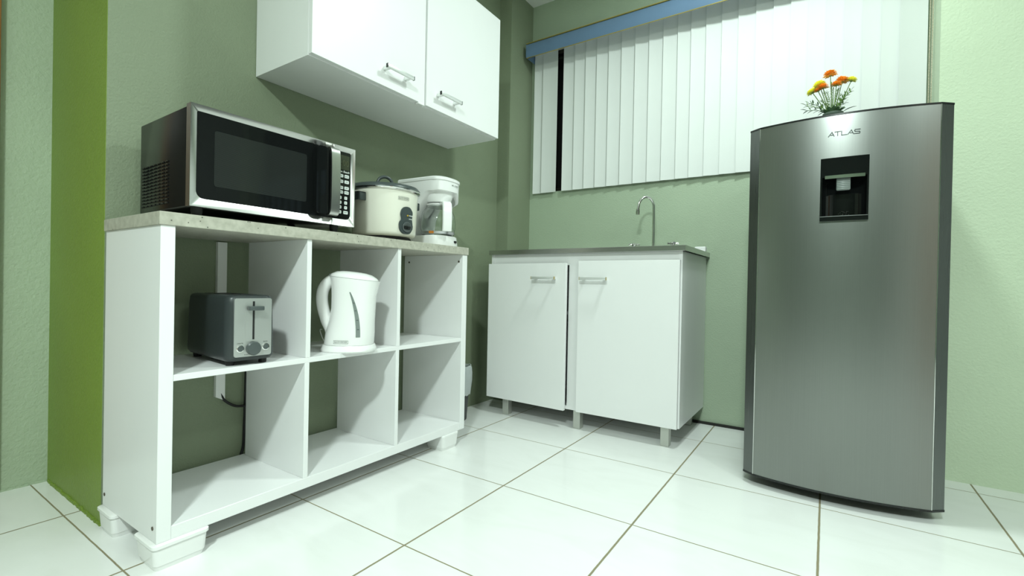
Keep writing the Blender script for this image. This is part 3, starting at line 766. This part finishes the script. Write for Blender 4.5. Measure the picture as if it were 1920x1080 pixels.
for s in (-1, 1):
    bm = bmesh.new()
    # hollow D grip standing off the side
    y0 = s * 0.115; y1 = s * 0.150
    for x in (-0.036, 0.028): box(bm, x, x + 0.008, min(y0, y1), max(y0, y1), 0.137, 0.167, bev=0.003)
    box(bm, -0.036, 0.036, min(y0, y1), max(y0, y1), 0.160, 0.167, bev=0.003)
    box(bm, -0.036, 0.036, min(y1 - s * 0.008, y1), max(y1 - s * 0.008, y1), 0.137, 0.167, bev=0.003)
    obj('side_handle', bm, 'slate', rc, 40)
obj('base_ring', lathe(bmesh.new(), [(0, 0.006), (0.092, 0.006), (0.096, 0.012), (0.096, 0.018), (0, 0.018)], 48), 'blackm', rc, 40)
for a in (0.7, 2.3, 3.9, 5.5):
    obj('foot', lathe(bmesh.new(), [(0, 0), (0.011, 0), (0.013, 0.012), (0, 0.012)], 14, (0.088 * math.cos(a), 0.088 * math.sin(a), 0)), 'blackm', rc)
def on_cyl(bm, r, zoff, ang0):
    """map flat (u along arc, v up, w out) to a cylinder face about angle ang0"""
    for v in bm.verts:
        u, vv, w_ = v.co
        rr = r + (vv) * (RT - RB) / 0.133 + w_; a = ang0 + u / r
        v.co = (rr * math.cos(a), rr * math.sin(a), zoff + vv)
    return bm
fig = []
for k in range(48):
    a = 2 * PI * k / 48
    y = 0.050 * math.sin(a)
    s_ = math.sin(a)
    wv = 0.0180 * math.sqrt(max(0, 1 - s_ ** 4)) if True else 0
    wv = 0.0325 * (abs(math.cos(a)) ** 0.75) * (1 - 0.10 * math.cos(PI * (y / 0.050)))  - 0.0045 * math.exp(-((y - 0.004) / 0.010) ** 2)
    wv *= (1.08 if y < -0.005 else 0.93)
    fig.append((math.copysign(max(wv, 0), math.cos(a)), y))
bm = prism(bmesh.new(), fig, -0.004, 0.006)
bmesh.ops.bevel(bm, geom=[e for e in bm.edges if all(v.co.z > 0.005 for v in e.verts)], offset=0.002, segments=2, affect='EDGES')
PA = -0.02
cp = obj('control_plate', on_cyl(bm, 0.1195, 0.074, PA), 'slate', rc, 40, label='dark grey control plate in a figure-eight outline')
bm = lathe(bmesh.new(), [(0.018, 0.0), (0.0195, 0.003), (0.017, 0.004), (0.013, 0.002), (0, 0.002)], 24)
obj('switch_ring', on_cyl(put(bm, Matrix.Identity(4), (0, 0, 0.004)), 0.1195, 0.050, PA), 'knob', cp, 40)
for v_ in (1,):
    bm = box(bmesh.new(), -0.013, 0.013, -0.007, 0.004, 0.004, 0.012, bev=0.002)
    obj('switch_lever', on_cyl(bm, 0.1195, 0.050, PA), 'black', cp, 40)
bm = prism(bmesh.new(), [(0.002 * math.cos(2 * PI * k / 12), 0.003 * math.sin(2 * PI * k / 12)) for k in range(12)], 0.004, 0.0078)
obj('indicator_lamp', on_cyl(put(bm, Matrix.Identity(4), (0.001, 0.018, 0)), 0.1195, 0.074, PA), 'amber', cp)
bm = put(text_bm('WARM', 0.0058), Matrix.Identity(4), (0.016, 0.018, 0.0063)); merge(bm, put(text_bm('COOK', 0.0058), Matrix.Identity(4), (0.016, 0.006, 0.0063)))
obj('plate_print', on_cyl(bm, 0.1195, 0.074, PA), 'wink', cp)
def brand_plate(wd, ht):
    bm = put(text_bm('BLACK+DECKER', ht * 0.62, ext=0.0002), Matrix.Identity(4), (0, 0, 0.0003))
    xs = [v.co.x for v in bm.verts]; k = wd * 0.86 / (max(xs) - min(xs)); bmesh.ops.scale(bm, vec=(k, 1, 1), verts=bm.verts)
    lw = ht * 0.07
    n_ = 10
    for (a, b_, c_, d_) in ((-wd / 2, wd / 2, ht / 2 - lw, ht / 2), (-wd / 2, wd / 2, -ht / 2, -ht / 2 + lw)):
        for i in range(n_):
            box(bm, a + (b_ - a) * i / n_, a + (b_ - a) * (i + 1) / n_, c_, d_, 0, 0.0006)
    box(bm, -wd / 2, -wd / 2 + lw, -ht / 2, ht / 2, 0, 0.0006); box(bm, wd / 2 - lw, wd / 2, -ht / 2, ht / 2, 0, 0.0006)
    return bm
bm = on_cyl(brand_plate(0.046, 0.0115), 0.1240, 0.153, PA - 0.12)
for v in bm.verts: pass
obj('brand_print', bm, 'inkg', rc)

# ------------------------------------------------------------------ coffee maker (local X = front)
cm = thing('coffee_maker', 'white drip coffee maker with glass carafe beside the cream rice cooker', 'coffee maker', (-0.53, 0.640, 0.835), 0.06)
def dshape(hw_, xb, xf, n=14):
    """D outline: straight back, round front"""
    c_ = xf - hw_
    pts = [(xb, -hw_ * 0.92), (xb, hw_ * 0.92), ]
    out = [(xb, -hw_)]; rd_ = 0.060
    for k in range(n + 1):
        a = -PI / 2 + PI * k / n; cc, ss_ = math.cos(a), math.sin(a)
        out.append((xf - rd_ + rd_ * max(cc, 0) ** 0.72, hw_ * math.copysign(abs(ss_) ** 0.72, ss_)))
    out.append((xb, hw_)); return out
bm = bmesh.new()
loft(bm, [[(x, y, z) for x, y in dshape(hw_, -0.115, xf)] for z, hw_, xf in ((0, 0.079, 0.108), (0.006, 0.080, 0.109), (0.043, 0.076, 0.104), (0.046, 0.073, 0.101))])
obj('base', bm, 'wplast', cm, 35)
obj('hot_plate', lathe(bmesh.new(), [(0, 0.046), (0.062, 0.046), (0.063, 0.048), (0, 0.048)], 32, (0.035, 0, 0)), 'blackm', cm, 40)
# body: column plus head, lofted across the width so the head is round at the front
def xscale(y, hw_):
    return max(0.0, 1 - abs(y / hw_) ** 2.8) ** (1 / 2.8)
stations = []
hw_ = 0.080; NS = 20; xcol = -0.045
prof_c = [(-0.115, 0.044), (xcol - 0.005, 0.044), (xcol, 0.09), (-0.030, 0.125), (-0.005, 0.158), (0.025, 0.184), (0.055, 0.198), (0.085, 0.203), (0.104, 0.160), (0.109, 0.205), (0.110, 0.272), (-0.115, 0.272)]
prof_c = [(-0.115, 0.044), (xcol - 0.005, 0.044), (xcol, 0.09), (-0.036, 0.125), (-0.015, 0.160), (0.015, 0.192), (0.042, 0.214), (0.070, 0.226), (0.090, 0.229), (0.100, 0.229), (0.1085, 0.232), (0.110, 0.272), (-0.115, 0.272)]
rings = []
for i in range(NS + 1):
    y = -hw_ + 2 * hw_ * i / NS; yy_ = max(-hw_ * 0.999, min(hw_ * 0.999, y))
    xf = (0.110 - 0.060) + 0.060 * xscale(yy_, hw_)
    side = abs(y) / hw_
    drop = 0.0
    ring_ = []
    for x, z in prof_c:
        if x > xcol: x2 = xcol + (x - xcol) * (xf - xcol) / (0.110 - xcol)
        else: x2 = x
        if y > 0.5 * hw_ and x > 0.08 and z < 0.25: z -= 0.05 * (y / hw_ - 0.5) / 0.5
        ring_.append((x2, y * (1.0 if z > 0.15 else 0.97), z))
    rings.append(ring_)
obj('housing', loft(bmesh.new(), rings), 'wplast', cm, 35)
bm = bmesh.new()
loft(bm, [[(x, y, z) for x, y in dshape(h2, -0.118 - e_, xf)] for z, h2, xf, e_ in ((0.272, 0.0815, 0.1115, 0), (0.274, 0.0835, 0.1135, 0.002), (0.283, 0.0835, 0.1135, 0.002), (0.288, 0.079, 0.108, 0), (0.290, 0.060, 0.085, -0.02))])
obj('lid', bm, 'wplast', cm, 35)
obj('filter_basket', lathe(bmesh.new(), [(0.062, 0.262), (0.062, 0.215), (0.052, 0.189), (0.030, 0.184), (0, 0.184)], 36, (0.035, 0, 0)), 'wplast', cm, 50)
obj('switch', prism(bmesh.new(), rrect(-0.008, 0.008, 0.018, 0.028, 0.004, 4), 0, 0.003, 'yz'), 'blackm', cm, loc=(0.1055, 0.030, 0))
bm = put(text_bm('MR. COFFEE', 0.0085, shear=0.2), Matrix.Identity(4), (0, 0, 0))
for v in bm.verts:
    u, vv, w_ = v.co; v.co = (0.1106 + w_, 0.018 + u, 0.258 + vv)
obj('brand_print', bm, 'inkg', cm)
# carafe rests on the plate
ca = thing('coffee_carafe', 'empty glass carafe with white handle standing in the coffee maker', 'carafe', (-0.494, 0.642, 0.835 + 0.048), -0.62)
gp = [(0, 0.0), (0.060, 0.0), (0.067, 0.006), (0.0745, 0.03), (0.0755, 0.052), (0.071, 0.085), (0.060, 0.110), (0.051, 0.120), (0.049, 0.127), (0.0475, 0.127), (0.0495, 0.118), (0.058, 0.109), (0.069, 0.084), (0.0735, 0.052), (0.0725, 0.03), (0.065, 0.008), (0.058, 0.002), (0, 0.002)]
obj('glass_bowl', lathe(bmesh.new(), gp, 56), 'glass', ca, 60)
obj('lid', lathe(bmesh.new(), [(0, 0.122), (0.0472, 0.122), (0.0472, 0.127), (0.050, 0.128), (0.050, 0.1335), (0.030, 0.1355), (0, 0.1355)], 40), 'wplast', ca, 50)
obj('band', lathe(bmesh.new(), [(0.0680, 0.0055), (0.0716, 0.015), (0.0722, 0.015), (0.0686, 0.005)], 56), 'satin', ca, 50)
bm = lathe(bmesh.new(), [(0.0693, 0.0055), (0.0727, 0.015), (0.0731, 0.015), (0.0697, 0.005)], 8, a0=-0.75, a1=-0.45)
obj('sticker', bm, 'sticker', ca)
hp = smooth_path([(0.045, 0.014, 0.129), (0.070, 0.017, 0.131), (0.086, 0.018, 0.124), (0.0925, 0.018, 0.100), (0.0945, 0.018, 0.070), (0.094, 0.018, 0.040), (0.0905, 0.018, 0.014)], 5)
bm = bmesh.new(); rings = []
for i, p in enumerate(hp):
    t = (hp[min(i + 1, len(hp) - 1)] - hp[max(i - 1, 0)]).normalized(); nn = Vector((t.z, 0, -t.x)) * 0.0085; wy = Vector((0, 0.0190, 0))
    c4 = [p + nn - wy * 0.8, p + nn * 0.6 - wy, p - nn * 0.6 - wy, p - nn - wy * 0.8, p - nn + wy * 0.8, p - nn * 0.6 + wy, p + nn * 0.6 + wy, p + nn + wy * 0.8]
    rings.append(c4)
obj('handle', loft(bm, rings), 'wplast', ca, 40)

# ------------------------------------------------------------------ toaster (local X = front towards the room)
to = thing('toaster', 'charcoal two-slice toaster with brushed steel end plate on the middle shelf', 'toaster', (-0.389, -0.262, 0.452), -0.075)
TWd = 0.128; TL = 0.285
def trings():
    R = []
    for z, q_ in ((0.012, 0.012), (0.014, 0.006), (0.022, 0.001), (0.030, 0.0), (0.16, 0.0025), (0.178, 0.004), (0.184, 0.007), (0.187, 0.014)):
        R.append([(x, y, z) for x, y in rrect(-TL + q_, -q_ * 0.8, q_, TWd - q_, 0.020, 6)])
    return R
obj('body', loft(bmesh.new(), trings()), 'slate2', to, 40)
bm = bmesh.new()
for y in (0.034, 0.074): box(bm, -TL + 0.045, -0.045, y, y + 0.020, 0.186, 0.1878)
obj('bread_slots', bm, 'blackm', to)
pl_ = obj('end_plate', prism(bmesh.new(), rrect(0.018, 0.114, 0.024, 0.179, 0.006, 4), -0.004, 0.003, 'yz'), 'plate', to, 30, label='brushed steel plate')
bm = prism(bmesh.new(), rrect(0.045, 0.087, 0.064, 0.173, 0.007, 4), 0.003, 0.0042, 'yz'); obj('lever_track', bm, 'plate', pl_, 30)
bm = B(0.0042, 0.0048, 0.0635, 0.0685, 0.069, 0.171, bev=0.0); obj('lever_slot', bm, 'blackm', pl_)
obj('lever', B(0.004, 0.024, 0.049, 0.086, 0.147, 0.1585, bev=0.002), 'knob', pl_, 40)
bm = lathe(bmesh.new(), [(0.0185, 0), (0.0185, 0.007), (0.0165, 0.012), (0, 0.013)], 32); put(bm, FX, (0.003, 0.066, 0.045))
obj('browning_knob', bm, 'knob', pl_, 40)
for y, z in ((0.0335, 0.046), (0.0985, 0.047)):
    r_ = lathe(bmesh.new(), [(0.0095, 0), (0.0095, 0.002), (0.0075, 0.0025), (0.0075, 0.001)], 24); put(r_, FX, (0.003, y, z))
    rb = obj('button_ring', r_, 'chrome', pl_, 40)
    r_ = lathe(bmesh.new(), [(0.0074, 0), (0.007, 0.0035), (0, 0.004)], 24); put(r_, FX, (0.003, y, z)); obj('button', r_, 'knob', rb, 40)
bm = put(text_bm('CANCEL', 0.004), FX, (0.0031, 0.0335, 0.060)); merge(bm, put(text_bm('BAGEL', 0.004), FX, (0.0031, 0.0985, 0.061)))
merge(bm, put(text_bm('TOASTER', 0.004), FX, (0.0031, 0.052, 0.029)))
obj('plate_print', bm, 'ink', pl_)
for x, y in ((-0.03, 0.022), (-0.03, TWd - 0.022), (-TL + 0.03, 0.022), (-TL + 0.03, TWd - 0.022)):
    obj('foot', lathe(bmesh.new(), [(0, 0), (0.010, 0), (0.011, 0.013), (0, 0.013)], 14, (x, y, 0)), 'blackm', to)

# ------------------------------------------------------------------ kettle (local X = spout direction)
ke = thing('electric_kettle', 'white electric kettle with loop handle on the middle shelf', 'kettle', (-0.425, 0.150, 0.452), math.radians(38))
def sect(cx, hx, hy, z, n=36, e=2.3):
    out = []
    for k in range(n):
        a = 2 * PI * k / n; c_, s_ = math.cos(a), math.sin(a)
        out.append((cx + hx * math.copysign(abs(c_) ** (2 / e), c_), hy * math.copysign(abs(s_) ** (2 / e), s_), z))
    return out
bm = bmesh.new()
loft(bm, [sect(-0.004, 0.0860, 0.078, 0.0), sect(-0.004, 0.0885, 0.081, 0.004), sect(-0.004, 0.0865, 0.079, 0.012), sect(-0.004, 0.082, 0.075, 0.022)])
obj('power_base', bm, 'wplast', ke, 50)
bm = bmesh.new()
st_ = [(0.0225, -0.003, 0.0775, 0.071), (0.027, -0.003, 0.0790, 0.072), (0.06, 0.000, 0.0775, 0.071), (0.10, 0.0055, 0.0720, 0.068), (0.14, 0.0095, 0.0700, 0.065), (0.18, 0.010, 0.0705, 0.063), (0.21, 0.012, 0.0735, 0.062), (0.2255, 0.0125, 0.0765, 0.0615)]
rings = [sect(cx, hx, hy, z) for z, cx, hx, hy in st_]
# tilt the top so the rim rises towards the handle
def rimz(x): return 0.231 + (0.085 - x) * 0.10
rings.append([(x, y, rimz(x)) for x, y, z in sect(0.012, 0.0800, 0.061, 0.0)])
loft(bm, rings)
for v in bm.verts:   # pull the spout out
    if v.co.z > 0.17 and v.co.x > 0.055:
        k = (v.co.z - 0.17) / 0.06 * max(0, 1 - abs(v.co.y) / 0.035); v.co.x += 0.006 * k
obj('jug', bm, 'wplast', ke, 50)
bm = bmesh.new()
rr = []
for q_, dz in ((1.0, 0.0), (1.0, 0.003), (0.93, 0.009), (0.75, 0.0165), (0.5, 0.021), (0.2, 0.0225)):
    rr.append([(x, y, rimz(x) + 0.0008 + dz) for x, y, z in sect(0.010, 0.077 * q_, 0.058 * q_, 0)])
loft(bm, rr)
obj('lid', bm, 'wplast', ke, 50)
bm = bmesh.new()
hp = smooth_path([(-0.025, 0, 0.240), (-0.050, 0, 0.238), (-0.074, 0, 0.226), (-0.090, 0, 0.203), (-0.0945, 0, 0.172), (-0.090, 0, 0.138), (-0.078, 0, 0.100), (-0.062, 0, 0.070), (-0.056, 0, 0.045), (-0.052, 0, 0.028)], 5)
nh = len(hp)
tube(bm, hp, [0.0135 + 0.0055 * min(1, i / 8) + (0.006 * max(0, (i - 28) / 14)) for i in range(nh)], 18, flat=0.95)
obj('handle', bm, 'wplast', ke, 60)
bm = box(bmesh.new(), -0.071, -0.040, -0.012, 0.012, -0.0035, 0.0035, bev=0.003)
o_ = obj('lid_switch', bm, 'inkg', ke, 40, label='grey switch on the top of the handle'); o_.location = (0.0, 0, 0.2615)
for v in o_.data.vertices: v.co.z += -0.40 * abs(v.co.x + 0.040)
# water gauge: curved strip on the visible flank
def flank(x, z):
    for (z0_, c0, h0, y0_), (z1_, c1, h1, y1_) in zip(st_, st_[1:]):
        if z0_ <= z <= z1_:
            t = (z - z0_) / (z1_ - z0_); cx = c0 + (c1 - c0) * t; hx = h0 + (h1 - h0) * t; hy = y0_ + (y1_ - y0_) * t
            u = min(0.999, abs((x - cx) / hx)); return -hy * (1 - u ** 2.3) ** (1 / 2.3)
    return -0.06
def strip(pts_l, pts_r, off):
    bm = bmesh.new(); A = []; Bq = []
    for (xl, zl), (xr, zr) in zip(pts_l, pts_r):
        row = []
        for k in range(5):
            x = xl + (xr - xl) * k / 4; z = zl + (zr - zl) * k / 4; row.append(bm.verts.new((x, flank(x, z) - off, z)))
        A.append(row)
    for r0, r1 in zip(A, A[1:]):
        for k in range(4): bm.faces.new((r0[k], r0[k + 1], r1[k + 1], r1[k]))
    ret = bmesh.ops.extrude_face_region(bm, geom=bm.faces[:])
    bmesh.ops.translate(bm, vec=(0, 0.002, 0), verts=[g for g in ret['geom'] if isinstance(g, bmesh.types.BMVert)])
    return bm
zs = [0.050 + 0.145 * k / 12 for k in range(13)]
cl = [0.040 - 0.028 * ((z - 0.05) / 0.145) ** 2.2 for z in zs]
wl = [0.0125 * (1 - 0.72 * ((z - 0.05) / 0.145) ** 3) for z in zs]
bm = strip([(c_ - w_ * 0.5, z) for c_, w_, z in zip(cl, wl, zs)], [(c_ + w_ * 0.5, z) for c_, w_, z in zip(cl, wl, zs)], 0.0012)
wg = obj('water_gauge', bm, 'pad', ke, 60, label='grey water level window')
bm = bmesh.new()
for z in (0.075, 0.105, 0.135, 0.160):
    x = 0.040 - 0.028 * ((z - 0.05) / 0.145) ** 2.2; box(bm, x - 0.003, x + 0.003, flank(x, z) - 0.0022, flank(x, z), z, z + 0.001)
obj('gauge_marks', bm, 'ink', wg)
bm = brand_plate(0.047, 0.0105)
for v in bm.verts:
    u, vv, w_ = v.co; x = -0.012 + u; z = 0.0345 + vv; v.co = (x, flank(x, z) - 0.0004 - w_, z)
obj('brand_print', bm, 'inkg', ke)
bm = lathe(bmesh.new(), [(0.0032, 0), (0.0032, 0.002), (0, 0.002)], 14); put(bm, FY, (-0.060, -0.0245, 0.060)); obj('rivet', bm, 'pad', ke)
P = smooth_path([(-0.066, 0.035, 0.008), (-0.10, 0.055, 0.020), (-0.125, 0.09, 0.045), (-0.14, 0.13, 0.055), (-0.15, 0.18, 0.050)], 6)
obj('power_cord', tube(bmesh.new(), P, 0.0016, 8), 'wplast', ke, 60)

# ------------------------------------------------------------------ bin behind the shelf end
bn = thing('waste_bin', 'dark waste bin with milky liner between the shelf unit and sink cabinet', 'bin', (-0.652, 0.958, 0))
obj('bucket', lathe(bmesh.new(), [(0, 0), (0.060, 0), (0.063, 0.004), (0.080, 0.262), (0.077, 0.262), (0.060, 0.006), (0, 0.006)], 40), 'bin', bn, 50)
bm = bmesh.new(); random.seed(2)
rr = []
NN = 60
for z, r_ in ((0.20, 0.068), (0.262, 0.0745), (0.272, 0.080), (0.268, 0.0845), (0.24, 0.0855), (0.20, 0.085), (0.16, 0.083), (0.125, 0.080)):
    rr.append([((r_ + 0.002 * math.sin(k * 0.9 + z * 40) + 0.0015 * math.sin(k * 2.3)) * math.cos(2 * PI * k / NN), (r_ + 0.002 * math.sin(k * 0.9 + z * 40)) * math.sin(2 * PI * k / NN), z + (0.008 * math.sin(k * 0.55) if z < 0.15 else 0.003 * math.sin(k * 0.8))) for k in range(NN)])
obj('liner', loft(bm, rr, cap=False), 'bag', bn, 60, label='milky plastic liner folded over the rim')

# ------------------------------------------------------------------ lights
def area(name, loc, size, energy, col, target=None, shape='DISK'):
    l = bpy.data.lights.new(name, 'AREA'); l.shape = shape; l.size = size; l.energy = energy; l.color = col
    o = bpy.data.objects.new(name, l); COL.objects.link(o); o.location = loc
    if target is not None: o.rotation_euler = (Vector(target) - Vector(loc)).to_track_quat('-Z', 'Y').to_euler()
    return o
TINT = (0.85, 1.0, 0.945)
area('ceiling_lamp_near', (1.0, -1.65, CH - 0.03), 0.22, 52, TINT)
area('ceiling_lamp_far', (0.70, 0.80, CH - 0.03), 0.20, 13.5, TINT)
area('fill_light_side', (2.5, -0.7, CH - 0.03), 0.35, 14, TINT)  # added fill light for the shaded cabinet sides, no lamp hangs here

wd_ = bpy.data.worlds.new('night'); SC.world = wd_; wd_.use_nodes = True
wd_.node_tree.nodes['Background'].inputs[0].default_value = (0.01, 0.012, 0.015, 1)
wd_.node_tree.nodes['Background'].inputs[1].default_value = 0.5

# ------------------------------------------------------------------ camera
yaw, pitch, roll, f = -0.5863, -0.0062, 0.0195, 888.48
cy, sy = math.cos(yaw), math.sin(yaw); cp_, sp_ = math.cos(pitch), math.sin(pitch)
F = Vector((sy * cp_, cy * cp_, sp_)); R = Vector((cy, -sy, 0)); U = R.cross(F)
r = R * math.cos(roll) + U * math.sin(roll); u = -R * math.sin(roll) + U * math.cos(roll)
cam = bpy.data.cameras.new('camera'); cam.sensor_fit = 'HORIZONTAL'; cam.sensor_width = 36; cam.lens = f / 1920 * 36
cam.clip_start = 0.02
co = bpy.data.objects.new('camera', cam); COL.objects.link(co)
m4 = Matrix((r, u, -F)).transposed().to_4x4(); m4.translation = Vector((1.3225 * 0.68, -1.2832 * 0.68, 0.68))
co.matrix_world = m4
SC.camera = co
vs = SC.view_settings; vs.view_transform = 'Standard'; vs.look = 'None'; vs.exposure = 0.72; vs.gamma = 1; vs.use_curve_mapping = False
SC.cycles.max_bounces = 10; SC.cycles.diffuse_bounces = 6
